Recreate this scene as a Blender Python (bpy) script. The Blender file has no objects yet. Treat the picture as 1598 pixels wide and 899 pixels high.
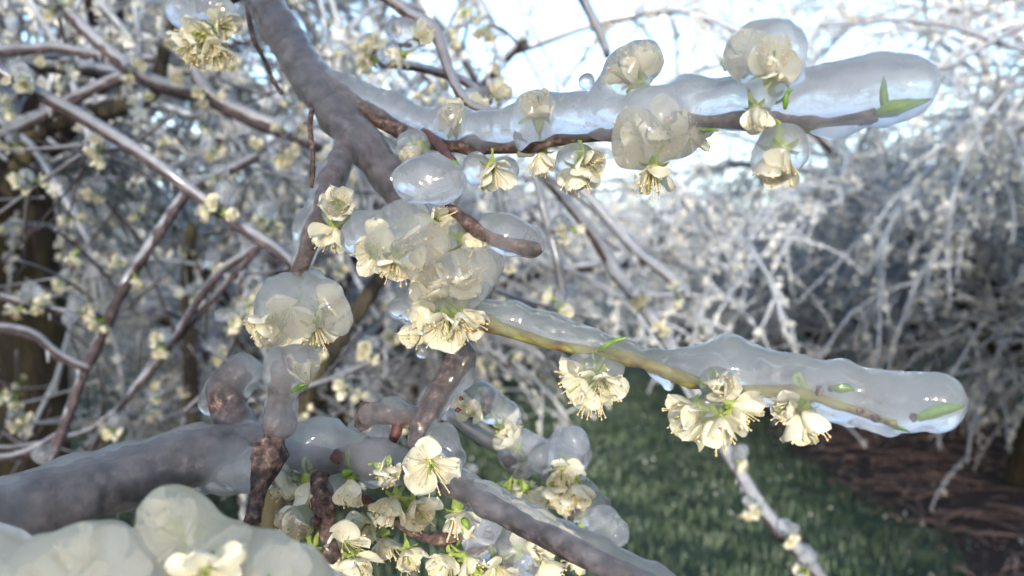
import bpy, math, random
import numpy as np
from mathutils import Vector, Matrix, Quaternion

random.seed(11); rng = np.random.default_rng(11)
sc = bpy.context.scene
C = sc.collection

# ------------------------------------------------------------------ camera
F_PX, CX, CY = 1230.0, 799.0, 449.5
CAM = Vector((0, 0, 1.5))
PITCH = math.atan2(CY - 430.0, F_PX)              # horizon sits a little above the middle: camera looks slightly down
cam = bpy.data.cameras.new('camera'); cam_o = bpy.data.objects.new('camera', cam); C.objects.link(cam_o)
cam.sensor_width = 36.0; cam.lens = 36.0 * F_PX / 1598.0
cam.clip_start = 0.01; cam.clip_end = 600
cam_o.location = CAM; cam_o.rotation_euler = (math.pi / 2 - PITCH, 0, 0)
cam.dof.use_dof = True; cam.dof.focus_distance = 0.30; cam.dof.aperture_fstop = 10.5
sc.camera = cam_o

# ------------------------------------------------------------------ sky, sun, exposure
SUN_EL, SUN_AZ = math.radians(7), math.radians(184.5)   # azimuth clockwise from +Y: low behind the camera
w = bpy.data.worlds.new('World'); sc.world = w; w.use_nodes = True
nt = w.node_tree; bg = nt.nodes['Background']
sky = nt.nodes.new('ShaderNodeTexSky'); sky.sky_type = 'NISHITA'; sky.sun_disc = False
sky.sun_elevation = SUN_EL; sky.sun_rotation = SUN_AZ; sky.air_density = 1.0; sky.dust_density = 1.5; sky.ozone_density = 1.0
hs = nt.nodes.new('ShaderNodeHueSaturation'); hs.inputs['Saturation'].default_value = .85
nt.links.new(sky.outputs[0], hs.inputs['Color']); nt.links.new(hs.outputs[0], bg.inputs[0]); bg.inputs[1].default_value = 0.15
sl = bpy.data.lights.new('sun', 'SUN'); sl.energy = 1.7; sl.angle = math.radians(1.5); sl.color = (1.0, 0.89, 0.70)
so = bpy.data.objects.new('sun', sl); C.objects.link(so)
sd = Vector((math.sin(SUN_AZ) * math.cos(SUN_EL), math.cos(SUN_AZ) * math.cos(SUN_EL), math.sin(SUN_EL)))
so.rotation_euler = sd.to_track_quat('Z', 'Y').to_euler(); so.location = (0, -5, 6)
sc.view_settings.view_transform = 'Standard'; sc.view_settings.look = 'None'
sc.view_settings.gamma = 1.0; sc.view_settings.exposure = 2.05
sc.view_settings.use_white_balance = True; sc.view_settings.white_balance_temperature = 5450; sc.view_settings.white_balance_tint = 12
sc.render.engine = 'CYCLES'
cy = sc.cycles
cy.max_bounces = 14; cy.diffuse_bounces = 2; cy.glossy_bounces = 4; cy.transmission_bounces = 10
cy.transparent_max_bounces = 12; cy.volume_bounces = 6; cy.sample_clamp_indirect = 6.0; cy.blur_glossy = 0.5
cy.use_denoising = True

# ------------------------------------------------------------------ helpers
cp, sp_ = math.cos(PITCH), math.sin(PITCH)
R_ = np.array([1.0, 0, 0]); U_ = np.array([0, sp_, cp]); D_ = np.array([0, cp, -sp_])   # right, up, forward
CAMN = np.array(CAM)

def P(x, y, d):
    return CAMN + R_ * ((x - CX) / F_PX * d) + U_ * (-(y - CY) / F_PX * d) + D_ * d

def camvec(r, u, t):
    """a direction given as right, up, towards the camera"""
    v = R_ * r + U_ * u - D_ * t
    return v / np.linalg.norm(v)

def path(pts):
    """[(x, y, depth, radius in pixels)] -> points, radii in metres"""
    return np.array([P(a[0], a[1], a[2]) for a in pts]), np.array([a[3] * a[2] / F_PX for a in pts])

def resample(p, r, step):
    """Catmull-Rom through the points at roughly equal steps"""
    p = np.asarray(p, float); r = np.asarray(r, float)
    q = np.vstack([2 * p[0] - p[1], p, 2 * p[-1] - p[-2]]); rr = np.concatenate([[r[0]], r, [r[-1]]])
    op, orr = [], []
    for i in range(1, len(q) - 2):
        n = max(1, int(np.linalg.norm(q[i + 1] - q[i]) / step))
        t = (np.arange(n) / n)[:, None]
        a, b, c, d = q[i - 1], q[i], q[i + 1], q[i + 2]
        op.append(0.5 * (2 * b + (c - a) * t + (2 * a - 5 * b + 4 * c - d) * t ** 2 + (3 * b - a - 3 * c + d) * t ** 3))
        orr.append(rr[i] + (rr[i + 1] - rr[i]) * t[:, 0])
    op.append(p[-1:]); orr.append(r[-1:])
    return np.vstack(op), np.concatenate(orr)

class MB:
    """collects faces for one mesh"""
    def __init__(s): s.v = []; s.f = []; s.n = 0; s.m = []
    def add(s, v, f, mi=0):
        v = np.asarray(v, float); f = np.asarray(f, int)
        s.v.append(v); s.f.append(f + s.n); s.m.append(np.full(len(f), mi)); s.n += len(v)
    def tube(s, p, r, sides=8, cap=True, mi=0, noise=0.0):
        p = np.asarray(p, float); r = np.asarray(r, float); n = len(p)
        t = np.gradient(p, axis=0); t /= np.linalg.norm(t, axis=1)[:, None] + 1e-12
        a = np.array([0.31, 0.17, 0.93]); a = a - t[0] * a.dot(t[0]); a /= np.linalg.norm(a)
        fr = np.empty((n, 3)); fr[0] = a
        for i in range(1, n):
            a = a - t[i] * a.dot(t[i]); a /= np.linalg.norm(a) + 1e-12; fr[i] = a
        b = np.cross(t, fr)
        th = np.arange(sides) / sides * 2 * math.pi
        rad = r[:, None] * np.ones(sides)[None]
        if noise: rad = rad * (1 + noise * rng.normal(size=rad.shape))
        v = p[:, None] + rad[..., None] * (np.cos(th)[None, :, None] * fr[:, None] + np.sin(th)[None, :, None] * b[:, None])
        v = v.reshape(-1, 3)
        i = np.arange(n - 1)[:, None] * sides; j = np.arange(sides)[None]; k = (j + 1) % sides
        q = np.stack([i + j, i + k, i + sides + k, i + sides + j], -1).reshape(-1, 4)
        s.add(v, q, mi)
        if cap:
            c = np.vstack([p[0] - t[0] * r[0] * .6, p[-1] + t[-1] * r[-1] * .6]); base = s.n
            s.v.append(c); s.n += 2
            o = base - n * sides; jj = np.arange(sides); kk = (jj + 1) % sides
            s.f.append(np.stack([o + kk, o + jj, np.full(sides, base)], -1)); s.m.append(np.full(sides, mi))
            o2 = o + (n - 1) * sides
            s.f.append(np.stack([o2 + jj, o2 + kk, np.full(sides, base + 1)], -1)); s.m.append(np.full(sides, mi))
    def mesh(s, name, mats, smooth=True, origin=(0, 0, 0)):
        me = bpy.data.meshes.new(name)
        v = np.vstack(s.v) - np.asarray(origin)
        nf = sum(len(f) for f in s.f)
        tot = np.concatenate([np.full(len(f), f.shape[1]) for f in s.f])
        loops = np.concatenate([f.ravel() for f in s.f])
        me.vertices.add(len(v)); me.vertices.foreach_set('co', v.ravel())
        me.loops.add(len(loops)); me.loops.foreach_set('vertex_index', loops.astype(np.int32))
        me.polygons.add(nf)
        st = np.concatenate([[0], np.cumsum(tot)[:-1]])
        me.polygons.foreach_set('loop_start', st.astype(np.int32))
        if len(set(tot)) >= 1: me.polygons.foreach_set('loop_total', tot.astype(np.int32))
        for m in (mats if isinstance(mats, (list, tuple)) else [mats]): me.materials.append(m)
        me.polygons.foreach_set('material_index', np.concatenate(s.m).astype(np.int32))
        me.polygons.foreach_set('use_smooth', np.full(nf, smooth))
        me.update(calc_edges=True); me.validate()
        return me

def link(name, me, parent=None, mat4=None, kind=None):
    o = bpy.data.objects.new(name, me); C.objects.link(o)
    if parent is not None: o.parent = parent
    if mat4 is not None: o.matrix_local = mat4
    if kind: o['kind'] = kind
    return o

def thing(name, label, cat, loc, group=None):
    o = bpy.data.objects.new(name, None); C.objects.link(o); o.location = Vector(loc)
    o.empty_display_size = 0.02
    o['label'] = label; o['category'] = cat
    if group: o['group'] = group
    return o

def org(t): return np.array(t.location)

# ---- ice: smooth union of tapering capsules, meshed by surface nets
def surface_nets(Fv, o, h):
    ins = Fv < 0
    c = [ins[a:ins.shape[0] - 1 + a, b:ins.shape[1] - 1 + b, d:ins.shape[2] - 1 + d] for a in (0, 1) for b in (0, 1) for d in (0, 1)]
    allv = np.logical_and.reduce(c); anyv = np.logical_or.reduce(c)
    cells = np.argwhere(anyv & ~allv); n = len(cells)
    idx = -np.ones(allv.shape, int); idx[tuple(cells.T)] = np.arange(n)
    acc = np.zeros((n, 3)); cnt = np.zeros(n)
    cor = [np.array((a, b, d)) for a in (0, 1) for b in (0, 1) for d in (0, 1)]
    val = [Fv[tuple((cells + k).T)] for k in cor]
    for i in range(8):
        for j in range(i + 1, 8):
            if abs(cor[i] - cor[j]).sum() != 1: continue
            m = (val[i] < 0) != (val[j] < 0)
            t = np.where(m, val[i] / np.where(m, val[i] - val[j], 1), 0)
            acc += m[:, None] * (cor[i] + t[:, None] * (cor[j] - cor[i])); cnt += m
    v = o + h * (cells + acc / cnt[:, None])
    quads = []
    for ax in range(3):
        e = np.zeros(3, int); e[ax] = 1
        A = ins[tuple(slice(0, ins.shape[k] - e[k]) for k in range(3))]
        B = ins[tuple(slice(e[k], None) for k in range(3))]
        p = np.argwhere(A != B)
        u, w_ = [k for k in range(3) if k != ax]
        p = p[(p[:, u] > 0) & (p[:, w_] > 0) & (p[:, u] < ins.shape[u] - 1) & (p[:, w_] < ins.shape[w_] - 1)]
        eu = np.zeros(3, int); eu[u] = 1; ew = np.zeros(3, int); ew[w_] = 1
        q = np.stack([idx[tuple((p - eu - ew).T)], idx[tuple((p - ew).T)], idx[tuple(p.T)], idx[tuple((p - eu).T)]], -1)
        flip = ins[tuple(p.T)] ^ (ax == 1)
        q[~flip] = q[~flip][:, ::-1]
        quads.append(q)
    return v, np.vstack(quads)

def ice_field(chains, h, k, amp=0.0005, seed=0):
    segs = []
    for ch in chains:
        p, r = ch if isinstance(ch, tuple) else path(ch)
        if len(p) == 1: segs.append((p[0], p[0] + 1e-6, r[0], r[0]))
        for i in range(len(p) - 1): segs.append((p[i], p[i + 1], r[i], r[i + 1]))
    lo = np.min([np.minimum(a - ra, b - rb) for a, b, ra, rb in segs], 0) - 3 * h - k - 2 * amp
    hi = np.max([np.maximum(a + ra, b + rb) for a, b, ra, rb in segs], 0) + 3 * h + k + 2 * amp
    n = np.ceil((hi - lo) / h).astype(int) + 1
    Fv = np.full(n, 1.0, np.float32)
    ax = [lo[i] + h * np.arange(n[i]) for i in range(3)]
    r0 = np.random.default_rng(seed)
    for a, b, ra, rb in segs:
        m = k + 3 * h + 2 * amp
        l = np.minimum(a - ra, b - rb) - m; u = np.maximum(a + ra, b + rb) + m
        s = [slice(max(0, int((l[i] - lo[i]) / h)), min(n[i], int((u[i] - lo[i]) / h) + 2)) for i in range(3)]
        X, Y, Z = (ax[0][s[0]][:, None, None] - a[0]), (ax[1][s[1]][None, :, None] - a[1]), (ax[2][s[2]][None, None] - a[2])
        ab = b - a; L = ab.dot(ab)
        t = np.clip((X * ab[0] + Y * ab[1] + Z * ab[2]) / L, 0, 1)
        d = np.sqrt((X - t * ab[0]) ** 2 + (Y - t * ab[1]) ** 2 + (Z - t * ab[2]) ** 2) - (ra + t * (rb - ra))
        o = Fv[tuple(s)]
        hh = np.clip(0.5 + 0.5 * (o - d) / k, 0, 1)
        Fv[tuple(s)] = o * (1 - hh) + d * hh - k * hh * (1 - hh)
    for wl, am in ((0.021, amp), (0.011, amp * .6), (0.006, amp * .22)):
        ph = r0.uniform(0, 6.28, 6); kk = 6.283 / wl
        g = [np.sin(ax[i] * kk * f + ph[i]) for i, f in zip(range(3), (1, .83, 1.17))]
        g2 = [np.sin(ax[i] * kk * f * .71 + ph[3 + i]) for i, f in zip(range(3), (1.1, 1, .9))]
        Fv += (am * (g[0][:, None, None] * g[1][None, :, None] + g2[1][None, :, None] * g2[2][None, None] + g[2][None, None] * g2[0][:, None, None])).astype(np.float32)
    return Fv, lo

def make_ice(parent, chains, mat, h=0.0009, k=0.004, amp=0.0004, seed=0, name='ice'):
    Fv, lo = ice_field(chains, h, k, amp, seed)
    v, q = surface_nets(Fv, lo, h)
    mb = MB(); mb.add(v, q)
    return link(name, mb.mesh(name, mat, True, org(parent)), parent)

# ------------------------------------------------------------------ materials
def mat(name):
    m = bpy.data.materials.new(name); m.use_nodes = True
    t = m.node_tree
    for n in list(t.nodes): t.nodes.remove(n)
    out = t.nodes.new('ShaderNodeOutputMaterial')
    return m, t, out

def N(t, ty, **kw):
    n = t.nodes.new(ty)
    for k, v in kw.items():
        if k.startswith('i_'):
            key = k[2:].replace('_', ' ')
            n.inputs[key].default_value = v
        else: setattr(n, k, v)
    return n

def noise_ramp(t, scale, stops, detail=6, coords='Object', rough=.6, stretch=None):
    tc = N(t, 'ShaderNodeTexCoord'); no = N(t, 'ShaderNodeTexNoise', i_Scale=scale, i_Detail=detail, i_Roughness=rough)
    src = tc.outputs[coords]
    if stretch:
        mp = N(t, 'ShaderNodeMapping'); mp.inputs['Scale'].default_value = stretch
        t.links.new(src, mp.inputs['Vector']); src = mp.outputs[0]
    t.links.new(src, no.inputs['Vector'])
    r = N(t, 'ShaderNodeValToRGB')
    el = r.color_ramp.elements
    while len(el) < len(stops): el.new(0.5)
    for e, (p, c) in zip(el, stops): e.position = p; e.color = (*c, 1)
    t.links.new(no.outputs['Fac'], r.inputs[0])
    return r, no

def bark(name, stops, scale=120, rough=.75, bump=.4, dist=.001, stretch=None):
    m, t, out = mat(name)
    r, no = noise_ramp(t, scale, stops, stretch=stretch)
    b = N(t, 'ShaderNodeBsdfPrincipled', i_Roughness=rough)
    t.links.new(r.outputs[0], b.inputs['Base Color'])
    bp = N(t, 'ShaderNodeBump', i_Strength=bump, i_Distance=dist); t.links.new(no.outputs['Fac'], bp.inputs['Height'])
    t.links.new(bp.outputs[0], b.inputs['Normal']); t.links.new(b.outputs[0], out.inputs[0])
    return m

def ice_hero(name, density, tint=(.95, .96, 1.0), rough=.055, frost=.08, straight=.14):
    """clear refracting skin over cloudy ice"""
    m, t, out = mat(name)
    tc = N(t, 'ShaderNodeTexCoord')
    no = N(t, 'ShaderNodeTexNoise', i_Scale=330.0, i_Detail=3.0); t.links.new(tc.outputs['Object'], no.inputs['Vector'])
    bp = N(t, 'ShaderNodeBump', i_Strength=.16, i_Distance=.0006); t.links.new(no.outputs['Fac'], bp.inputs['Height'])
    gl = N(t, 'ShaderNodeBsdfGlass', i_IOR=1.31, i_Roughness=rough); gl.inputs['Color'].default_value = (.98, .985, 1, 1)
    t.links.new(bp.outputs[0], gl.inputs['Normal'])
    tr = N(t, 'ShaderNodeBsdfTranslucent'); tr.inputs[0].default_value = (.80, .82, .86, 1)
    df = N(t, 'ShaderNodeBsdfDiffuse'); df.inputs[0].default_value = (.80, .82, .86, 1)
    mx0 = N(t, 'ShaderNodeMixShader'); mx0.inputs[0].default_value = .5
    t.links.new(df.outputs[0], mx0.inputs[1]); t.links.new(tr.outputs[0], mx0.inputs[2])
    n2 = N(t, 'ShaderNodeTexNoise', i_Scale=85.0, i_Detail=7.0, i_Roughness=.7, i_Distortion=1.2); t.links.new(tc.outputs['Object'], n2.inputs['Vector'])
    mr = N(t, 'ShaderNodeMapRange'); mr.inputs[1].default_value = .48; mr.inputs[2].default_value = .78
    mr.inputs[3].default_value = frost * .4; mr.inputs[4].default_value = frost * 1.6
    t.links.new(n2.outputs['Fac'], mr.inputs[0])
    mx = N(t, 'ShaderNodeMixShader'); t.links.new(mr.outputs[0], mx.inputs[0])
    tp = N(t, 'ShaderNodeBsdfTransparent'); mg = N(t, 'ShaderNodeMixShader'); mg.inputs[0].default_value = straight
    t.links.new(gl.outputs[0], mg.inputs[1]); t.links.new(tp.outputs[0], mg.inputs[2])
    t.links.new(mg.outputs[0], mx.inputs[1]); t.links.new(mx0.outputs[0], mx.inputs[2])
    t.links.new(mx.outputs[0], out.inputs['Surface'])
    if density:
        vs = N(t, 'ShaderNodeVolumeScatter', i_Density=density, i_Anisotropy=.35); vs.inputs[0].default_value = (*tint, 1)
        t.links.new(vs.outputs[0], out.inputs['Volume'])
    return m

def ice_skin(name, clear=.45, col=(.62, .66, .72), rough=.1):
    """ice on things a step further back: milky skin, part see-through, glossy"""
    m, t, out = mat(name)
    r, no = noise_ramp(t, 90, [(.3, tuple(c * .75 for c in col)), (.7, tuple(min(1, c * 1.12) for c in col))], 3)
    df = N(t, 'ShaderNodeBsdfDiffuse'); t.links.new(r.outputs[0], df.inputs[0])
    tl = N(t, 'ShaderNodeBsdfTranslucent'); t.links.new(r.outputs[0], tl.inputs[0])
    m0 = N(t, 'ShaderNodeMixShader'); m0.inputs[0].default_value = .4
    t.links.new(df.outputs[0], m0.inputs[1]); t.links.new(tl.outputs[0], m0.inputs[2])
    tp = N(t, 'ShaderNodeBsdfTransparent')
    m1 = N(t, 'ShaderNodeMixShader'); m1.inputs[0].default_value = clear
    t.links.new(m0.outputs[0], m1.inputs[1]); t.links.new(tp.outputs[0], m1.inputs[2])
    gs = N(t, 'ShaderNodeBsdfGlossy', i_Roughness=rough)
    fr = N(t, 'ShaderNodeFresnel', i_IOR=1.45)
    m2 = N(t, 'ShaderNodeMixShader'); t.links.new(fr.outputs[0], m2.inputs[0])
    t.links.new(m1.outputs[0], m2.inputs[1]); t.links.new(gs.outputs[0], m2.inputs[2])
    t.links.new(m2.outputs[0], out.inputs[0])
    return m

def leafy(name, stops, scale=200, trans=.4, rough=.45):
    m, t, out = mat(name)
    r, no = noise_ramp(t, scale, stops, 3)
    b = N(t, 'ShaderNodeBsdfPrincipled', i_Roughness=rough); t.links.new(r.outputs[0], b.inputs['Base Color'])
    tl = N(t, 'ShaderNodeBsdfTranslucent'); t.links.new(r.outputs[0], tl.inputs[0])
    mx = N(t, 'ShaderNodeMixShader'); mx.inputs[0].default_value = trans
    t.links.new(b.outputs[0], mx.inputs[1]); t.links.new(tl.outputs[0], mx.inputs[2])
    t.links.new(mx.outputs[0], out.inputs[0])
    return m

M_ICE = ice_hero('clear_cloudy_ice', 46.0, (.985, .985, .99))
M_ICE_BIG = ice_hero('deep_glow_tinted_ice', 75.0, (.99, .94, .68))  # warm glow of lit blossoms inside is put into the scatter tint
M_ICE_CAP = ice_hero('thin_clear_ice', 0, rough=.1, frost=.3)
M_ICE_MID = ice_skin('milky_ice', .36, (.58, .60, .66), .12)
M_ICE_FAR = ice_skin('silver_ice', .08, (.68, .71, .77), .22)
M_BARK = bark('plum_bark', [(.36, (.015, .009, .007)), (.5, (.06, .035, .028)), (.6, (.13, .08, .062)), (.7, (.26, .2, .17))], 330, bump=1.0)
M_BARK_GREY = bark('grey_plum_bark', [(.36, (.012, .009, .010)), (.5, (.045, .034, .036)), (.66, (.12, .095, .095))], 230, bump=1.0)
M_BARK_MID = bark('purple_bark', [(.3, (.014, .010, .011)), (.5, (.04, .027, .03)), (.68, (.10, .075, .08))], 130, dist=.002)
M_BARK_OLD = bark('mossy_bark', [(.3, (.010, .008, .006)), (.48, (.03, .023, .013)), (.62, (.055, .046, .017)), (.78, (.09, .075, .05))], 26, .9, 1.0, .02, (1, 1, .35))
M_BARK_FAR = bark('dark_bark', [(.3, (.018, .013, .012)), (.7, (.06, .043, .038))], 30, .9, .5, .005)
M_GREENWOOD = bark('green_wood', [(.32, (.09, .045, .018)), (.47, (.16, .13, .03)), (.6, (.20, .19, .04)), (.75, (.25, .25, .09))], 170, .6, .4)
M_NODE = bark('bud_scale', [(.3, (.03, .009, .009)), (.6, (.09, .03, .022)), (.8, (.22, .12, .07))], 300, .6, .3)
M_PETAL = leafy('petal', [(.3, (.82, .75, .50)), (.55, (.87, .83, .65)), (.8, (.90, .88, .77))], 160, .5, .3)
M_STAMEN = leafy('stamen', [(.3, (.80, .70, .42)), (.7, (.86, .80, .58))], 300, .3)
M_ANTHER = leafy('anther', [(.3, (.66, .46, .18)), (.7, (.82, .66, .34))], 500, .1)
M_CALYX = leafy('calyx', [(.3, (.20, .28, .05)), (.7, (.36, .42, .10))], 300, .25)
M_LEAF = leafy('young_leaf', [(.3, (.10, .22, .02)), (.7, (.28, .40, .06))], 250, .35)
M_BLOSSOM = leafy('far_blossom', [(.3, (.72, .69, .57)), (.7, (.87, .85, .78))], 8, .4)

# ------------------------------------------------------------------ ground
ROW = math.radians(5.0)                          # the orchard rows run five degrees to the right of the view
RU = np.array([math.sin(ROW), math.cos(ROW)]); RV = np.array([math.cos(ROW), -math.sin(ROW)])
def row_xy(a, b): return RU * a + RV * b         # a metres along the rows, b metres across

m, t, out = mat('grass_ground')
r, no = noise_ramp(t, 3.0, [(.3, (.025, .045, .026)), (.55, (.055, .09, .052)), (.75, (.13, .16, .12))], 12, rough=.75)
b_ = N(t, 'ShaderNodeBsdfPrincipled', i_Roughness=.95); t.links.new(r.outputs[0], b_.inputs['Base Color'])
bp = N(t, 'ShaderNodeBump', i_Strength=.8, i_Distance=.05); t.links.new(no.outputs['Fac'], bp.inputs['Height']); t.links.new(bp.outputs[0], b_.inputs['Normal'])
t.links.new(b_.outputs[0], out.inputs[0]); M_GROUND = m
m, t, out = mat('bare_soil')
r, no = noise_ramp(t, 9.0, [(.3, (.03, .02, .018)), (.55, (.085, .058, .05)), (.75, (.17, .12, .105))], 12, rough=.8)
b_ = N(t, 'ShaderNodeBsdfPrincipled', i_Roughness=.95); t.links.new(r.outputs[0], b_.inputs['Base Color'])
bp = N(t, 'ShaderNodeBump', i_Strength=1.0, i_Distance=.03); t.links.new(no.outputs['Fac'], bp.inputs['Height']); t.links.new(bp.outputs[0], b_.inputs['Normal'])
t.links.new(b_.outputs[0], out.inputs[0]); M_SOIL = m
mb = MB(); S = 300
mb.add([(-S, -S, 0), (S, -S, 0), (S, S, 0), (-S, S, 0)], [(0, 1, 2, 3)])
link('ground', mb.mesh('ground', M_GROUND), kind='structure')

STRIP_L, STRIP_R = 1.92, 3.85                    # bare strip under the right-hand row
def edge(a, s): return .10 * math.sin(a * 1.7 + s) + .07 * math.sin(a * 4.3 + 2 * s) + .04 * math.sin(a * 9.1 + s)
mb = MB(); aa = np.linspace(-6, 60, 420)
lft = np.array([[*row_xy(a, STRIP_L + edge(a, 0)), .006] for a in aa]); rgt = np.array([[*row_xy(a, STRIP_R + edge(a, 2)), .006] for a in aa])
mid = [lft + (rgt - lft) * f for f in (0, .25, .5, .75, 1)]
for j, f in enumerate((0, .03, .045, .03, 0)): mid[j][:, 2] += f
V = np.stack(mid, 1).reshape(-1, 3); i = np.arange(419)[:, None] * 5; j = np.arange(4)[None]
mb.add(V, np.stack([i + j, i + j + 1, i + j + 6, i + j + 5], -1).reshape(-1, 4))
link('soil_strip', mb.mesh('soil_strip', M_SOIL), kind='structure')

# grass blades
n = 120000
a = rng.uniform(1.2, 4.2, n) ** 1.65; a = 1.0 + a * 1.0; bb = rng.uniform(-4.5, 7.5, n)
e0 = .10 * np.sin(a * 1.7) + .07 * np.sin(a * 4.3) + .04 * np.sin(a * 9.1)
keep = (bb < STRIP_L + e0 + rng.normal(0, .09, n)) | (bb > STRIP_R + rng.normal(0, .12, n))
clump = np.sin(a * 5.3 + bb * 2.1) * np.sin(bb * 6.1 - a * 1.9) + .6 * np.sin(a * 13 + bb * 9)
keep &= (clump > rng.uniform(-1.9, .3, n)); a = a[keep]; bb = bb[keep]; n = len(a)
xy = a[:, None] * RU + bb[:, None] * RV
hgt = rng.uniform(.025, .075, n) * (1 + .4 * clump[keep]); az = rng.uniform(0, 6.28, n); lean = rng.uniform(.1, .9, n) * hgt; wd = rng.uniform(.0022, .005, n)
base = np.c_[xy, np.zeros(n)]; dx = np.c_[np.cos(az), np.sin(az), np.zeros(n)]; px = np.c_[-np.sin(az), np.cos(az), np.zeros(n)]
v0 = base - px * wd[:, None]; v1 = base + px * wd[:, None]
mdl = base + dx * (lean * .35)[:, None] + np.c_[np.zeros((n, 2)), hgt * .65]
v2 = mdl + px * (wd * .8)[:, None]; v3 = mdl - px * (wd * .8)[:, None]; v4 = base + dx * lean[:, None] + np.c_[np.zeros((n, 2)), hgt]
V = np.stack([v0, v1, v2, v3, v4], 1).reshape(-1, 3); i = np.arange(n) * 5
mb = MB(); mb.add(V, np.stack([i, i + 1, i + 2, i + 3], -1)); mb.f.append(np.stack([i + 3, i + 2, i + 4], -1)); mb.m.append(np.zeros(n, int))
M_GRASS = leafy('grass_blade', [(.25, (.06, .09, .05)), (.5, (.115, .165, .085)), (.75, (.26, .29, .22))], 6, .25, .5)
g = link('grass', mb.mesh('grass', M_GRASS, False), kind='stuff')
g['label'] = 'short green orchard grass between the tree rows'; g['category'] = 'grass'

# prunings on the soil
mb = MB()
for i in range(900):
    a_, b0 = rng.uniform(2.0, 14.0), rng.uniform(STRIP_L - .1, STRIP_R + .1)
    L = rng.uniform(.12, .7); th = rng.normal(.1, .9); k = rng.normal(0, .5)
    q = row_xy(a_, b0); s_ = np.linspace(0, 1, 5)
    ang = th + k * s_
    p = np.c_[q[0] + L * np.cumsum(np.cos(ang)) / 5, q[1] + L * np.cumsum(np.sin(ang)) / 5, .045 + rng.uniform(0, .02) + .03 * np.sin(s_ * 3.1) * rng.uniform(0, 1)]
    mb.tube(p, np.linspace(1, .5, 5) * rng.uniform(.004, .010), 5)
M_STICK = bark('dead_twig', [(.3, (.14, .09, .075)), (.7, (.36, .26, .23))], 12)
g = link('fallen_twigs', mb.mesh('fallen_twigs', M_STICK), kind='stuff')
g['label'] = 'brown dead prunings littering the bare soil strip'; g['category'] = 'twigs'
mb = MB(); n = 5000
a = rng.uniform(2, 14, n); bb = rng.uniform(STRIP_L - .2, STRIP_R + .2, n); q = a[:, None] * RU + bb[:, None] * RV
c = np.c_[q, rng.uniform(.035, .06, n)]; d1 = rng.normal(size=(n, 3)) * .012; d2 = rng.normal(size=(n, 3)) * .012; d1[:, 2] *= .4; d2[:, 2] *= .4
V = np.stack([c - d1, c + d2, c + d1, c - d2], 1).reshape(-1, 3); i = np.arange(n) * 4
mb.add(V, np.stack([i, i + 1, i + 2, i + 3], -1))
M_LITTER = leafy('leaf_litter', [(.3, (.06, .035, .026)), (.6, (.18, .11, .085)), (.8, (.36, .27, .23))], 20, .1, .8)
g = link('leaf_litter', mb.mesh('leaf_litter', M_LITTER, False), kind='stuff')
g['label'] = 'brown leaf litter scattered on the bare soil strip'; g['category'] = 'leaves'

mb = MB(); n = 2600
a = rng.uniform(2, 12, n); bb = rng.uniform(-3.5, 6.5, n); q = a[:, None] * RU + bb[:, None] * RV
c = np.c_[q, rng.uniform(.03, .065, n)]; d1 = rng.normal(size=(n, 3)) * .006; d2 = rng.normal(size=(n, 3)) * .006
V = np.stack([c - d1, c + d2, c + d1, c - d2], 1).reshape(-1, 3); i = np.arange(n) * 4
mb.add(V, np.stack([i, i + 1, i + 2, i + 3], -1))
g = link('fallen_petals', mb.mesh('fallen_petals', M_BLOSSOM, False), kind='stuff')
g['label'] = 'pale fallen petals sprinkled over grass and soil'; g['category'] = 'petals'

# ------------------------------------------------------------------ orchard trees
def norm(v): return v / (np.linalg.norm(v) + 1e-9)
def grow(p, d, L, n, droop, wob, rg, out=None):
    """a polyline that starts at p along d and bends under its ice"""
    pts = [p]; d = norm(d)
    for i in range(n):
        d = norm(d + np.array([0, 0, -droop]) * (i + 1) / n + rg.normal(0, wob, 3))
        pts.append(pts[-1] + d * (L / n))
        if pts[-1][2] < .25: break
    return np.array(pts)

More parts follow.
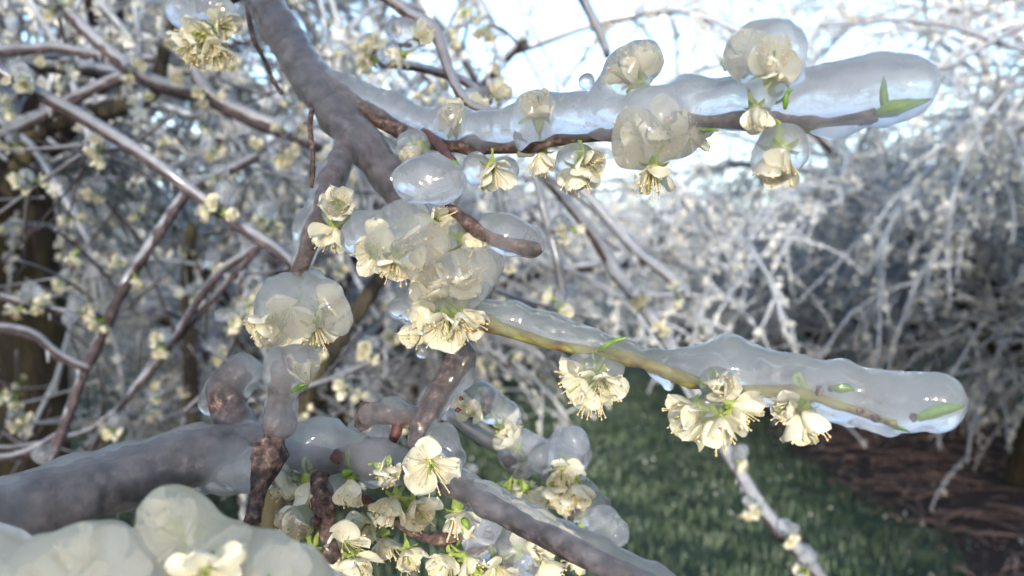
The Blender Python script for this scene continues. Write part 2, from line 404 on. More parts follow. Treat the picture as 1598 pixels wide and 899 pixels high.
def tree_mesh(seed, limbs=7, subs=9, twigs=12, height=1.0, blossom_n=11, twig_fat=1.0, h0=.75, tr=1.0):
    rg = np.random.default_rng(seed)
    parts = dict(trunk=MB(), limbs=[], twigs=MB(), ice=MB(), blossom=[])
    tp = np.array([[0, 0, -.05], [.01, 0, .25], [rg.normal(0, .03), rg.normal(0, .03), h0 * .7], [0, 0, h0 + .12]])
    p, r = resample(tp, np.array([.125, .1, .095, .09]) * tr, .06)
    parts['trunk'].tube(p, r, 14, noise=.04)
    def iced(mbw, q, r0, r1, sides, fat, every=False):
        rr = np.linspace(r0, r1, len(q)); mbw.tube(q, rr, sides)
        if len(q) > 2:
            off = np.array([0, 0, 1]) * (rr * .5 + .0012)[:, None] * fat
            lump = 1 + .35 * rg.random(len(q))
            parts['ice'].tube(q + off, (rr * 1.0 + .0028 * fat) * lump, max(4, sides - 1))
    for i in range(limbs):
        az = 6.283 * (i + rg.uniform(-.25, .25)) / limbs; el = math.radians(rg.uniform(38, 66))
        d = np.array([math.cos(az) * math.cos(el), math.sin(az) * math.cos(el), math.sin(el)])
        L = rg.uniform(1.7, 2.5) * height
        q = grow(np.array([0, 0, h0 - rg.uniform(0, .15)]), d, L, 9, .10, .09, rg)
        mbl = MB(); qq, rr = resample(q, np.linspace(.05, .014, len(q)), .08); mbl.tube(qq, rr, 9, noise=.03)
        off = np.array([0, 0, 1]) * (rr * .35)[:, None]; parts['ice'].tube(qq + off, rr * .85 + .003, 7)
        parts['limbs'].append(mbl)
        for s in range(subs):
            f = (s + 1.2) / (subs + .6); k = f * (len(q) - 1); i0 = min(int(k), len(q) - 2)
            p0 = q[i0] + (q[i0 + 1] - q[i0]) * (k - i0)
            a2 = az + rg.normal(0, 1.1); e2 = math.radians(rg.uniform(-5, 55))
            d2 = np.array([math.cos(a2) * math.cos(e2), math.sin(a2) * math.cos(e2), math.sin(e2)])
            q2 = grow(p0, d2, rg.uniform(.8, 1.6) * height, 10, rg.uniform(.12, .42), .07, rg)
            if len(q2) < 4: continue
            iced(parts['twigs'], q2, .0095, .003, 5, 1.3 * twig_fat)
            for tw in range(twigs):
                k = rg.uniform(.1, .98) * (len(q2) - 1); i0 = min(int(k), len(q2) - 2)
                p1 = q2[i0] + (q2[i0 + 1] - q2[i0]) * (k - i0)
                d3 = norm(norm(q2[i0 + 1] - q2[i0]) * .7 + rg.normal(0, .65, 3))
                q3 = grow(p1, d3, rg.uniform(.14, .55), 5, rg.uniform(.05, .4), .1, rg)
                if len(q3) < 3: continue
                iced(parts['twigs'], q3, .0035, .0016, 3, twig_fat)
                for b0 in range(rg.poisson(blossom_n)):
                    k = rg.uniform(0, 1) * (len(q3) - 1); j0 = min(int(k), len(q3) - 2)
                    parts['blossom'].append(q3[j0] + (q3[j0 + 1] - q3[j0]) * (k - j0) + rg.normal(0, .009, 3))
        for s in range(3):                        # bare upright shoots at the top
            p0 = q[-1 - s * 2]; q4 = grow(p0, np.array([rg.normal(0, .25), rg.normal(0, .25), 1]), rg.uniform(.3, .8), 5, .02, .05, rg)
            iced(parts['twigs'], q4, .005, .002, 4, 1.0)
    return parts, rg

def blossom_cloud(pts, rg, size):
    """one small five-petalled blossom at each point"""
    pts = np.asarray(pts); n = len(pts)
    nrm_ = rg.normal(size=(n, 3)) + np.array([0, 0, -.35]); nrm_ /= np.linalg.norm(nrm_, axis=1)[:, None]
    t1 = np.cross(nrm_, rg.normal(size=(n, 3))); t1 /= np.linalg.norm(t1, axis=1)[:, None]; t2 = np.cross(nrm_, t1)
    s = rg.uniform(.75, 1.2, n)[:, None] * size; V = []
    cup = rg.uniform(.15, .9, n)[:, None]
    for k in range(5):
        th = k * 1.2566
        def at(r, dth, z): return pts + s * (r * (math.cos(th + dth) * t1 + math.sin(th + dth) * t2) + z * cup * nrm_)
        V += [pts, at(.75, -.55, .45), at(1.05, 0, .75), at(.75, .55, .45)]
    V = np.stack(V, 1).reshape(-1, 3); i = (np.arange(n)[:, None] * 20 + np.arange(5)[None] * 4).ravel()
    mb = MB(); mb.add(V, np.stack([i, i + 1, i + 2, i + 3], -1)); return mb

TREE_KINDS = []
for sd_, lb, sb, tw in ((3, 9, 13, 17), (8, 10, 12, 17), (21, 9, 13, 17), (34, 7, 12, 14)):
    pr, rg = tree_mesh(sd_, lb, sb, tw, height=1.15) if sd_ != 34 else tree_mesh(sd_, lb, sb, tw, height=.72, h0=1.75, tr=1.0)
    TREE_KINDS.append(dict(
        trunk=pr['trunk'].mesh('trunk', M_BARK_OLD), limbs=[l.mesh('limb', M_BARK_FAR) for l in pr['limbs']],
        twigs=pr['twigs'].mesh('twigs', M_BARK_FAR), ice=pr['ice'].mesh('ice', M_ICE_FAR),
        blossom=blossom_cloud(pr['blossom'], rg, .0145).mesh('blossoms', M_BLOSSOM, False)))

def plant(kind, xy, rot, scale, label, group=None):
    o = thing('plum_tree', label, 'tree', (xy[0], xy[1], 0), group); o.rotation_euler = (0, 0, rot); o.scale = (scale,) * 3
    k = TREE_KINDS[kind]
    link('trunk', k['trunk'], o)
    for l in k['limbs']: link('limb', l, o)
    link('twigs', k['twigs'], o, kind='stuff'); link('ice', k['ice'], o, kind='stuff'); link('blossoms', k['blossom'], o, kind='stuff')
    return o

G = 'ice-covered plum trees of the orchard rows'
plant(0, row_xy(5.75, 3.1), 0.4, 1.15, 'ice-laden plum tree with dark trunk rising from the bare soil strip, first of its row', G)
far = 'white ice-laden plum tree further along the row on the soil strip'
for i, a_ in enumerate((7.9, 10.0, 12.1, 14.2, 16.3, 18.5, 20.8, 23.5, 27, 31, 36)):
    plant((i + 1) % 3, row_xy(a_, 3.1 + rng.normal(0, .12)), rng.uniform(0, 6.28), rng.uniform(1.0, 1.1), far, G)
for i, a_ in enumerate((6.0, 8.2, 10.4, 12.6, 15, 18, 22, 27, 33)):
    plant(i % 3, row_xy(a_, 7.6 + rng.normal(0, .15)), rng.uniform(0, 6.28), rng.uniform(.95, 1.1), 'unseen pale ice-covered plum tree beyond the soil strip, added for its shade', G)
plant(3, (-1.42, 2.25), 2.2, 1.0, 'near plum tree with thick mossy trunk behind the purple iced branches', G)
for i, a_ in enumerate((4.4, 6.3, 8.3, 10.4, 12.6, 15, 18, 22, 27)):
    plant((i + 2) % 3, row_xy(a_, -1.9 + rng.normal(0, .15)), rng.uniform(0, 6.28), rng.uniform(.95, 1.08), 'ice-covered plum tree behind the near mossy trunk, in the same row', G)
for i, a_ in enumerate((5.0, 8.5, 12.5, 17, 23)):
    plant(i % 3, row_xy(a_, -6.2 + rng.normal(0, .2)), rng.uniform(0, 6.28), rng.uniform(.95, 1.1), 'unseen pale ice-covered plum tree past the mossy trunk, added for its shade', G)

near = 'unseen ice-covered plum tree of the soil-strip row, added for its shade'
for i, a_ in enumerate((1.1, -1.4, -4.0, -7.0)):  # row carried on out of view, added to keep sun off the trees ahead
    plant((i + 1) % 3, row_xy(a_, 3.4 + rng.normal(0, .1)), rng.uniform(0, 6.28), 1.0, near, G)
for i, a_ in enumerate((3.5, .2, -3.2)):  # also out of view, added to shade the outer right row
    plant(i % 3, row_xy(a_, 7.6), rng.uniform(0, 6.28), 1.05, 'unseen pale ice-covered plum tree beyond the soil strip, added for its shade', G)
for i, a_ in enumerate((-3.2, -6.2)):  # behind the camera, added to shade the left row
    plant(i % 3, row_xy(a_, -2.7), rng.uniform(0, 6.28), 1.0, 'unseen ice-covered plum tree of the mossy trunk row, added for its shade', G)
for i, a_ in enumerate((1.5, -2.2)):  # outer left row carried on unseen, added for the same shade
    plant(i % 3, row_xy(a_, -6.2), rng.uniform(0, 6.28), 1.0, 'unseen pale ice-covered plum tree past the mossy trunk, added for its shade', G)
plant(2, (4.35, 4.75), 1.1, 1.12, 'tall ice-laden plum tree crowding the dark-trunked tree on its grass side', G)

# ------------------------------------------------------------------ flowers
def petal_mesh(seed, cup, length=.0108, width=.0118):
    r0 = np.random.default_rng(seed); nu, nv = 9, 7
    V = []
    for i in range(nu):
        u = .5 - .5 * math.cos(math.pi * (.05 + .93 * i / (nu - 1))); wv = width * 1.08 * math.sqrt(max(0, u ** 1.25 * (1 - u)))
        for j in range(nv):
            v = j / (nv - 1) * 2 - 1
            x = length * (u - .04 * v * v * u)
            z = cup * length * (.5 * u ** 2 - .1 * u) + cup * wv * .9 * v * v + .0008 * math.sin(5 * u + 4 * v + seed) * u + .0005 * math.sin(11 * v + 2 * seed + 4 * u) * u * u + r0.normal(0, .00012)
            V.append((x, wv * v, z))
    i = np.arange(nu - 1)[:, None] * nv; j = np.arange(nv - 1)[None]
    mb = MB(); mb.add(V, np.stack([i + j, i + j + nv, i + j + nv + 1, i + j + 1], -1).reshape(-1, 4))
    return mb.mesh('petal', M_PETAL)
PETALS = [petal_mesh(1, .35), petal_mesh(2, .1, .0105, .0105), petal_mesh(5, -.35, .0115, .0108), petal_mesh(6, .2, .0098, .0125), petal_mesh(3, .9), petal_mesh(4, .6)]

mb = MB()
p, r = resample([(0, 0, -.0115), (0, 0, -.008), (0, 0, -.005), (0, 0, -.003), (0, 0, -.0006)], [.0006, .0006, .0010, .0022, .0026], .0008)
mb.tube(p, r, 10)
for k in range(5):
    th = (k + .5) * 1.2566; c_, s_ = math.cos(th), math.sin(th)
    q = [(.0020, -.0013, -.0008), (.0020, .0013, -.0008), (.0045, .0011, -.0012), (.0045, -.0011, -.0012), (.0062, 0, -.0026)]
    mb.add([(x * c_ - y * s_, x * s_ + y * c_, z) for x, y, z in q], [(0, 1, 2, 3)]); o_ = mb.n - 5
    mb.f.append(np.array([(o_ + 3, o_ + 2, o_ + 4)])); mb.m.append(np.zeros(1, int))
mb.tube([(0, 0, -.001), (0, 0, .004), (.0004, 0, .0085)], [.0006, .0003, .0005], 6)
CALYX = mb.mesh('flower', M_CALYX)

def stamen_mesh(seed, spread, n=22):
    r0 = np.random.default_rng(seed); mb = MB()
    for i in range(n):
        th = 6.283 * i / n + r0.normal(0, .15); el = math.radians(90 - r0.uniform(8, spread)); L = r0.uniform(.007, .0115)
        d = np.array([math.cos(th) * math.cos(el), math.sin(th) * math.cos(el), math.sin(el)]); b = np.array([math.cos(th), math.sin(th), 0]) * .0016
        p = np.array([b, b + d * L * .5 + (0, 0, .0005), b + d * L]); mb.tube(p, [.00022, .00018, .00015], 4, False)
        c = p[-1]; s = r0.uniform(.0004, .0006)
        mb.add(c + s * np.array([(1, 0, 0), (-1, 0, 0), (0, 1, 0), (0, -1, 0), (0, 0, 1.3), (0, 0, -1)]),
               [(0, 2, 4), (2, 1, 4), (1, 3, 4), (3, 0, 4), (2, 0, 5), (1, 2, 5), (3, 1, 5), (0, 3, 5)], 1)
    return mb.mesh('stamens', [M_STAMEN, M_ANTHER])
STAMENS = [stamen_mesh(5, 40), stamen_mesh(6, 26), stamen_mesh(7, 52)]

def flower(parent, pos, face, size=1.0, open_=.8, seed=None, petals=5, stamens=True, stem_to=None):
    r0 = random.Random(seed if seed is not None else random.random())
    z = Vector(face).normalized(); M = z.to_track_quat('Z', 'Y').to_matrix().to_4x4()
    M = Matrix.Translation(Vector(pos) - parent.location) @ M @ Matrix.Rotation(r0.uniform(0, 6.28), 4, 'Z') @ Matrix.Scale(size, 4)
    fl = link('flower', CALYX, parent, M)
    for k in range(petals):
        tilt = math.radians(80 - 70 * open_ + r0.gauss(0, 15))
        L = Matrix.Rotation(k * 1.2566 + r0.uniform(-.1, .1), 4, 'Z') @ Matrix.Translation((.0016, 0, -.0003 + .0002 * (k % 2))) @ Matrix.Rotation(-tilt, 4, 'Y') @ Matrix.Rotation(r0.gauss(0, .32), 4, 'X') @ Matrix.Diagonal((r0.uniform(.75, 1.08), r0.uniform(.7, 1.05), r0.uniform(.6, 1.6), 1))
        link('petal', r0.choice(PETALS if open_ > .35 else PETALS[4:]), fl, L)
    if stamens: link('stamens', r0.choice(STAMENS if open_ > .5 else STAMENS[1:2]), fl, kind='stuff')
    if stem_to is not None:
        a = np.array(pos) - np.array(z) * .0105 * size; b = np.array(stem_to)
        mid_ = (a + b) / 2 - np.array(z) * .003
        inv = M.inverted(); mb = MB(); q, r = resample([a, mid_, b], [.0006 * size, .00065, .0009], .001)
        q = np.array([inv @ (Vector(x) - parent.location) for x in q]); mb.tube(q, r / size, 7)
        link('stem', mb.mesh('stem', M_CALYX), fl)
    return fl

def leaf_bud(parent, a, b, wpx=9, label=None):
    """a slender folded young leaf from pixel-depth point a to b"""
    pa, pb = P(*a), P(*b); r = wpx * a[2] / F_PX
    p, rr = resample([pa, pa + (pb - pa) * .3, pa + (pb - pa) * .65, pb], [r * .55, r, r * .75, r * .12], .001)
    p[:, 2] += .0006 * np.sin(np.linspace(0, 3, len(p)))
    mb = MB(); mb.tube(p, rr, 8)
    o = link('leaf_bud', mb.mesh('leaf_bud', M_LEAF, True, org(parent)), parent)
    return o

def wood(parent, pts, mat_, name='wood', noise=.05, step=.003, sides=14, bump_n=0, seed=0):
    p, r = path(pts); p, r = resample(p, r, step)
    r0 = np.random.default_rng(seed); n = len(r)
    wob = np.interp(np.arange(n), np.arange(0, n + 6, 3), r0.normal(0, .05, len(np.arange(0, n + 6, 3))))
    r = r * (1 + wob)
    for _ in range(bump_n):
        c = r0.uniform(0, n); r = r * (1 + .4 * np.exp(-((np.arange(n) - c) / 1.6) ** 2))
    mb = MB(); mb.tube(p, r, sides, noise=noise * .4)
    return link(name, mb.mesh(name, mat_, True, org(parent)), parent)

def nodes(parent, spots):
    """dark swollen bud scales on a twig: (x, y, d, r)"""
    for i, (x, y, d, r) in enumerate(spots):
        c = P(x, y, d); q = .62 * r * d / F_PX; r0 = np.random.default_rng(i + int(x))
        ax = camvec(*r0.normal(0, 1, 3) * .3 + np.array([.8, .1, 0]))
        p = np.array([c - ax * q, c - ax * q * .4, c + ax * q * .3, c + ax * q * 1.1])
        mb = MB(); mb.tube(*resample(p, [q * .5, q, q * .85, q * .25], q * .3), 9, noise=.09)
        link('bud_scale', mb.mesh('bud_scale', M_NODE, True, org(parent)), parent)

def FL(parent, lst, inside=False):
    for i, (x, y, d, fc, s, o, *rest) in enumerate(lst):
        st = P(*rest[0]) if rest and rest[0] else None
        flower(parent, P(x, y, d), camvec(*fc), s, o, seed=int(x * 7 + y), stem_to=st, stamens=not inside or i == 0)

# ================================================================== upper bough: thick limb, long iced side branch to the right, hanging twig
T = thing('plum_branch', 'thick ice-glazed bough forking into a long side branch with fat ice and blossoms', 'branch', P(395, -30, .47))
BOUGH = [(395, -30, .47, 23), (438, 50, .44, 23), (490, 133, .41, 25), (530, 186, .39, 25), (570, 232, .375, 24), (606, 276, .365, 23), (635, 318, .36, 21), (668, 375, .36, 18), (705, 440, .345, 15)]
wood(T, BOUGH, M_BARK_GREY, noise=.05, seed=1, sides=20)
wood(T, [(500, 135, .408, 18), (555, 165, .393, 16), (600, 188, .385, 15), (650, 214, .37, 15), (720, 226, .35, 13), (790, 228, .335, 12), (870, 217, .32, 11), (940, 209, .31, 10),
         (1010, 197, .295, 10), (1080, 187, .28, 9), (1150, 184, .27, 10), (1230, 187, .26, 11), (1300, 184, .25, 9), (1368, 172, .24, 9)], M_BARK, 'side_branch', bump_n=6, seed=2)
wood(T, [(545, 215, .38, 13), (522, 275, .35, 12), (507, 315, .335, 11), (490, 360, .33, 11), (470, 415, .33, 9), (462, 440, .33, 8)], M_BARK, 'side_branch', bump_n=3, seed=3)
wood(T, [(672, 300, .32, 9), (715, 335, .305, 8), (755, 366, .30, 9), (800, 380, .30, 8), (838, 391, .30, 9)], M_BARK, 'side_branch', bump_n=2, seed=4)
wood(T, [(665, 205, .365, 7), (690, 232, .33, 7), (706, 252, .315, 6)], M_NODE, 'side_branch', bump_n=1, seed=5)
make_ice(T, [
    [(393, -35, .47, 29), (437, 46, .44, 29), (490, 129, .41, 32), (531, 182, .39, 32), (571, 229, .375, 30), (607, 273, .365, 29), (636, 316, .36, 26), (664, 368, .36, 22)],
    [(505, 132, .405, 26), (560, 152, .395, 25), (612, 172, .385, 27), (665, 194, .37, 23), (705, 195, .355, 29), (760, 207, .34, 29), (810, 197, .33, 33), (850, 180, .32, 35), (900, 182, .315, 35),
     (950, 182, .305, 36), (1010, 183, .295, 44), (1080, 166, .28, 44), (1150, 160, .27, 38), (1200, 162, .262, 40), (1260, 158, .255, 46), (1320, 149, .246, 50), (1375, 140, .239, 53), (1408, 134, .236, 52)],
    [(706, 188, .345, 27)], [(834, 180, .315, 35)], [(815, 215, .315, 14), (812, 232, .315, 5)],
    [(948, 165, .30, 34), (980, 115, .296, 36), (1000, 97, .294, 35)], [(916, 128, .33, 14)],
    [(1022, 198, .282, 60), (1005, 212, .281, 50), (985, 232, .282, 30)], [(1065, 210, .279, 32)],
    [(1176, 84, .25, 45), (1212, 76, .249, 45)], [(1222, 46, .252, 18)], [(1206, 108, .247, 50), (1192, 145, .248, 22), (1178, 192, .25, 15)],
    [(1280, 190, .25, 18), (1330, 188, .247, 16)], [(1310, 196, .249, 12), (1312, 204, .249, 7)], [(1105, 195, .277, 12), (1108, 206, .277, 6)], [(1375, 165, .24, 30), (1400, 160, .238, 30)],
    [(543, 222, .378, 18), (520, 278, .35, 24), (503, 320, .335, 22), (486, 362, .33, 27), (472, 405, .33, 14), (463, 432, .33, 12)],
    [(645, 228, .35, 27)], [(745, 262, .335, 24)], [(790, 262, .335, 19)],
    [(762, 350, .30, 17), (790, 366, .30, 30), (827, 381, .30, 25)],
    [(560, 215, .385, 22), (640, 250, .39, 14), (700, 243, .385, 10)],
], M_ICE, .00085, .0035, .00035, 1)
make_ice(T, [[(1222, 232, .25, 40), (1210, 250, .25, 36), (1204, 262, .25, 22)]], M_ICE, .0008, .003, .0002, 2)
make_ice(T, [[(895, 250, .31, 28)], [(918, 258, .312, 24)], [(898, 280, .31, 15)]], M_ICE, .0008, .003, .0003, 3)
make_ice(T, [[(650, 284, .30, 36), (690, 286, .30, 35)], [(672, 272, .30, 32)]], M_ICE, .0008, .004, .0003, 4)
make_ice(T, [[(632, 343, .305, 36), (610, 355, .305, 30)], [(572, 365, .31, 38), (560, 372, .31, 30)], [(600, 385, .298, 30)], [(655, 382, .297, 46)], [(712, 368, .305, 26), (722, 372, .305, 14)], [(650, 430, .30, 14)], [(525, 332, .32, 24)]], M_ICE, .0008, .0035, .0004, 5)
make_ice(T, [[(475, 462, .33, 42), (445, 470, .325, 40), (422, 488, .325, 26)], [(425, 515, .325, 24)], [(505, 470, .322, 36), (527, 500, .32, 26)], [(492, 432, .335, 14)], [(465, 492, .318, 36)]], M_ICE, .0008, .004, .0004, 6)
nodes(T, [(1235, 188, .258, 12), (1325, 180, .246, 10), (1350, 174, .243, 12), (1245, 200, .256, 10), (530, 240, .372, 12), (505, 318, .333, 10), (690, 232, .33, 9), (862, 217, .32, 8)])
leaf_bud(T, (1380, 172, .238), (1378, 122, .236), 7); leaf_bud(T, (1372, 172, .238), (1448, 153, .232), 11)
leaf_bud(T, (1248, 202, .256), (1275, 210, .254), 6); leaf_bud(T, (1090, 203, .276), (1122, 205, .274), 5); leaf_bud(T, (706, 252, .315), (716, 275, .312), 8)
leaf_bud(T, (1225, 170, .25), (1228, 142, .248), 5); leaf_bud(T, (1225, 150, .249), (1238, 140, .247), 4)
FL(T, [
    (1218, 238, .25, (-.1, -1, .35), .95, .28, (1205, 205, .255)),
    (1205, 112, .248, (-.1, .3, .5), .9, .5, (1228, 150, .25)), (1180, 95, .256, (-.6, .5, -.1), .85, .45),
    (1180, 170, .25, (0, -1, .3), .7, .2),
    (985, 125, .297, (-.5, .5, .4), 1.0, .45, (1000, 165, .30)), (1000, 110, .296, (.3, .6, .2), .8, .3),
    (1035, 208, .288, (-.1, -.4, 1), .95, .75), (1070, 205, .286, (.5, -.2, .8), .9, .6), (1000, 215, .287, (-.7, -.1, .6), 1.0, .6),
    (1018, 262, .28, (-.25, -1, .2), 1.0, .5, (1040, 215, .285)),
    (903, 262, .31, (-.1, -1, .25), 1.0, .5, (885, 222, .318)), (912, 250, .312, (.5, -.5, .5), .9, .6),
    (768, 262, .33, (0, -.9, .6), .95, .8, (762, 232, .338)), (845, 240, .33, (-.2, -1, .2), .9, .5, (850, 220, .325)),
    (712, 190, .35, (-.2, .3, .6), .95, .35), (838, 178, .318, (0, .4, .5), .95, .4), (650, 232, .352, (-.3, -.5, .5), .8, .3),
    (655, 383, .306, (.15, -.3, 1), 1.15, .5, (690, 330, .312)), (590, 390, .304, (-.3, -.5, 1), 1.0, .75, (625, 350, .315)),
    (620, 400, .30, (-.1, -.9, .4), 1.0, .5), (680, 345, .308, (.2, .1, 1), .9, .6), (722, 372, .306, (.9, -.3, .3), .9, .25, (690, 345, .31)),
    (715, 395, .31, (.7, -.6, .2), 1.0, .6),
    (530, 325, .322, (.1, .1, .9), 1.0, .5, (505, 318, .333)), (522, 358, .32, (-.1, -.9, .35), .95, .6),
    (455, 492, .326, (-.1, -.6, 1), 1.1, .8, (470, 445, .33)), (490, 510, .325, (.2, -.9, .35), 1.1, .6), (508, 480, .33, (.6, -.3, .7), .9, .55), (428, 500, .326, (-.7, -.5, .4), 1.05, .6),
])

# ================================================================== green twig pointing right, with its blossom cluster
T = thing('plum_branch', 'slender green twig in a long clear sheath of ice ending in a rounded tip', 'branch', P(700, 470, .315))
wood(T, [(690, 455, .32, 9), (730, 484, .308, 11), (755, 502, .30, 11), (850, 533, .293, 10), (940, 551, .288, 9), (1010, 568, .28, 9), (1060, 586, .276, 9)], M_GREENWOOD, bump_n=3, seed=11)
wood(T, [(1050, 582, .277, 9), (1080, 592, .275, 10), (1120, 598, .27, 8), (1190, 606, .263, 8), (1270, 613, .257, 7), (1330, 633, .253, 7), (1398, 656, .247, 8)], M_GREENWOOD, 'side_branch', bump_n=3, seed=12)
make_ice(T, [
    [(750, 490, .30, 24), (800, 498, .298, 27), (860, 516, .293, 24), (920, 533, .289, 20), (980, 551, .284, 17), (1030, 565, .279, 17), (1075, 571, .275, 26), (1115, 572, .27, 36), (1140, 566, .268, 40),
     (1190, 585, .263, 36), (1250, 592, .258, 37), (1310, 604, .254, 40), (1370, 622, .25, 41), (1420, 628, .246, 43), (1462, 624, .243, 43)],
    [(1040, 585, .278, 20), (1042, 602, .278, 9)], [(1190, 615, .262, 14)], [(1250, 628, .258, 16), (1290, 638, .256, 15), (1325, 650, .253, 12)], [(1355, 648, .25, 20), (1378, 658, .249, 17)],
    [(1455, 642, .243, 28), (1468, 652, .243, 20), (1472, 660, .243, 13)], [(1275, 640, .256, 10), (1278, 650, .256, 6)], [(1322, 652, .253, 9), (1326, 661, .253, 5)], [(1205, 622, .262, 10)], [(1385, 664, .249, 11), (1388, 671, .249, 7)],
], M_ICE, .0008, .0035, .0003, 11)
make_ice(T, [[(685, 452, .30, 44), (715, 438, .298, 46), (745, 420, .297, 34), (768, 408, .297, 17)], [(700, 470, .30, 40)], [(640, 482, .302, 30), (625, 482, .302, 19)], [(655, 512, .30, 15)]], M_ICE, .0008, .0045, .0003, 12)
make_ice(T, [[(659, 545, .30, 10), (659, 550, .30, 10)]], M_ICE, .0006, .002, .0001, 14)
make_ice(T, [[(1120, 596, .262, 27)], [(1085, 640, .265, 20), (1062, 648, .265, 20)], [(1110, 640, .265, 22)]], M_ICE, .0007, .003, .0002, 13)
make_ice(T, [[(1222, 637, .258, 15), (1240, 632, .257, 14), (1262, 640, .257, 12)]], M_ICE, .0006, .002, .0002, 15)
make_ice(T, [[(905, 570, .286, 20), (950, 575, .285, 22), (930, 600, .286, 18)], [(915, 622, .286, 10)]], M_ICE, .0008, .003, .0002, 16)
nodes(T, [(1078, 591, .274, 15), (1095, 597, .272, 11), (1280, 607, .254, 11), (1298, 605, .253, 9), (1345, 640, .25, 10), (1368, 649, .248, 12), (1385, 655, .247, 9), (1425, 647, .244, 9), (770, 510, .298, 10)])
leaf_bud(T, (1300, 606, .252), (1332, 609, .249), 7); leaf_bud(T, (1432, 648, .243), (1504, 632, .238), 9); leaf_bud(T, (1395, 662, .246), (1420, 674, .244), 6)
leaf_bud(T, (935, 545, .286), (980, 527, .283), 6)
FL(T, [
    (700, 500, .295, (.05, -.75, .7), 1.1, .55), (680, 492, .297, (-.6, -.6, .6), 1.0, .55), (718, 492, .296, (.6, -.7, .4), 1.0, .5), (690, 450, .302, (-.2, .2, .8), 1.2, .35),
    (655, 508, .298, (-.6, -.7, .3), .8, .35), (720, 445, .30, (.3, .4, .5), 1.0, .3),
    (1120, 600, .262, (.1, .1, 1), .85, .15, (1098, 597, .27)), (1122, 655, .264, (-.2, -.7, .6), 1.0, .6, (1100, 600, .27)), (1085, 640, .266, (-.9, -.25, .3), .95, .5), (1145, 632, .264, (.8, -.5, .3), .85, .45),
    (1255, 640, .257, (.15, -1, .25), 1.0, .35, (1262, 612, .257)), (1240, 630, .258, (-.9, -.3, .2), .8, .4),
    (940, 592, .286, (.3, -.6, .7), .95, .65, (925, 548, .287)), (915, 590, .287, (-.7, -.6, .3), 1.0, .6, (930, 548, .287)), (925, 612, .286, (-.1, -.9, .2), .9, .5),
])

# ================================================================== lower bough: thick grey limb from the left, gnarled spur, branch running down to the right
T = thing('plum_branch', 'thick grey-brown bough under ice with a gnarled upright spur and a branch descending right', 'branch', P(-60, 830, .25))
wood(T, [(-60, 845, .25, 48), (0, 818, .262, 47), (100, 782, .28, 43), (200, 748, .298, 40), (300, 718, .315, 36), (380, 698, .328, 27), (430, 702, .335, 22), (500, 714, .335, 17), (545, 716, .33, 15), (620, 724, .32, 15), (690, 750, .305, 15),
         (760, 790, .29, 16), (840, 832, .275, 17), (930, 877, .262, 18), (1040, 932, .25, 19)], M_BARK_GREY, seed=21, sides=20)
wood(T, [(452, 562, .315, 10), (440, 610, .312, 13), (434, 655, .308, 14), (425, 690, .303, 14), (408, 750, .296, 13), (394, 815, .29, 11)], M_BARK, 'side_branch', bump_n=2, noise=.35, seed=22)
wood(T, [(372, 575, .35, 18), (352, 610, .345, 24), (362, 660, .34, 28), (385, 700, .335, 28)], M_BARK, 'side_branch', seed=23)
wood(T, [(722, 545, .34, 19), (705, 580, .335, 18), (680, 620, .33, 16), (660, 660, .325, 14), (650, 700, .32, 11)], M_BARK, 'side_branch', seed=24)
wood(T, [(565, 668, .335, 10), (572, 640, .335, 11), (600, 645, .333, 10), (632, 655, .332, 10), (652, 652, .335, 8)], M_BARK, 'side_branch', bump_n=3, seed=25)
wood(T, [(622, 655, .332, 9), (618, 675, .33, 8), (612, 690, .33, 5)], M_NODE, 'side_branch', bump_n=1, noise=.2, seed=26)
wood(T, [(498, 742, .325, 9), (503, 780, .32, 10), (510, 830, .315, 11), (518, 872, .31, 12)], M_BARK, 'side_branch', bump_n=5, noise=.15, seed=27)
wood(T, [(545, 714, .33, 9), (550, 760, .335, 8), (600, 800, .34, 6), (660, 838, .345, 7), (730, 835, .345, 6)], M_BARK, 'side_branch', bump_n=3, seed=28)
make_ice(T, [
    [(-60, 835, .25, 62), (0, 810, .262, 60), (100, 774, .28, 54), (200, 741, .298, 50), (300, 712, .315, 45), (380, 690, .328, 34), (420, 692, .333, 32)],
    [(315, 745, .315, 26), (355, 728, .315, 40), (390, 735, .31, 36)],
    [(450, 700, .33, 42), (500, 692, .33, 40), (545, 702, .328, 32), (590, 722, .318, 36), (620, 728, .314, 30)], [(430, 742, .325, 22), (475, 732, .33, 22), (505, 728, .33, 20)],
    [(660, 735, .312, 18), (710, 750, .302, 21), (760, 778, .29, 24), (840, 820, .276, 25), (930, 864, .263, 26), (1040, 920, .25, 28)],
    [(455, 575, .31, 42), (462, 570, .31, 36)], [(442, 625, .31, 24), (436, 662, .303, 28)],
    [(380, 582, .345, 30), (352, 612, .345, 34)], [(326, 630, .345, 17)], [(362, 660, .34, 34), (385, 700, .335, 34)],
], M_ICE, .00095, .0035, .0004, 21)
make_ice(T, [[(722, 552, .335, 22), (712, 585, .335, 24), (684, 622, .33, 22), (662, 660, .325, 18), (655, 690, .322, 18)], [(690, 690, .318, 26), (710, 715, .315, 18)]], M_ICE, .0009, .0035, .0004, 22)
make_ice(T, [[(575, 645, .33, 18), (610, 642, .33, 20), (645, 648, .332, 16)], [(560, 670, .335, 18), (590, 680, .335, 22)]], M_ICE, .0009, .003, .0003, 23)
make_ice(T, [[(465, 815, .31, 28), (440, 808, .31, 14)], [(530, 760, .322, 22)], [(440, 745, .324, 16), (470, 752, .324, 12)]], M_ICE, .0009, .003, .0003, 24)
nodes(T, [(530, 712, .322, 20), (490, 815, .31, 14), (715, 640, .335, 7), (720, 622, .337, 6)])
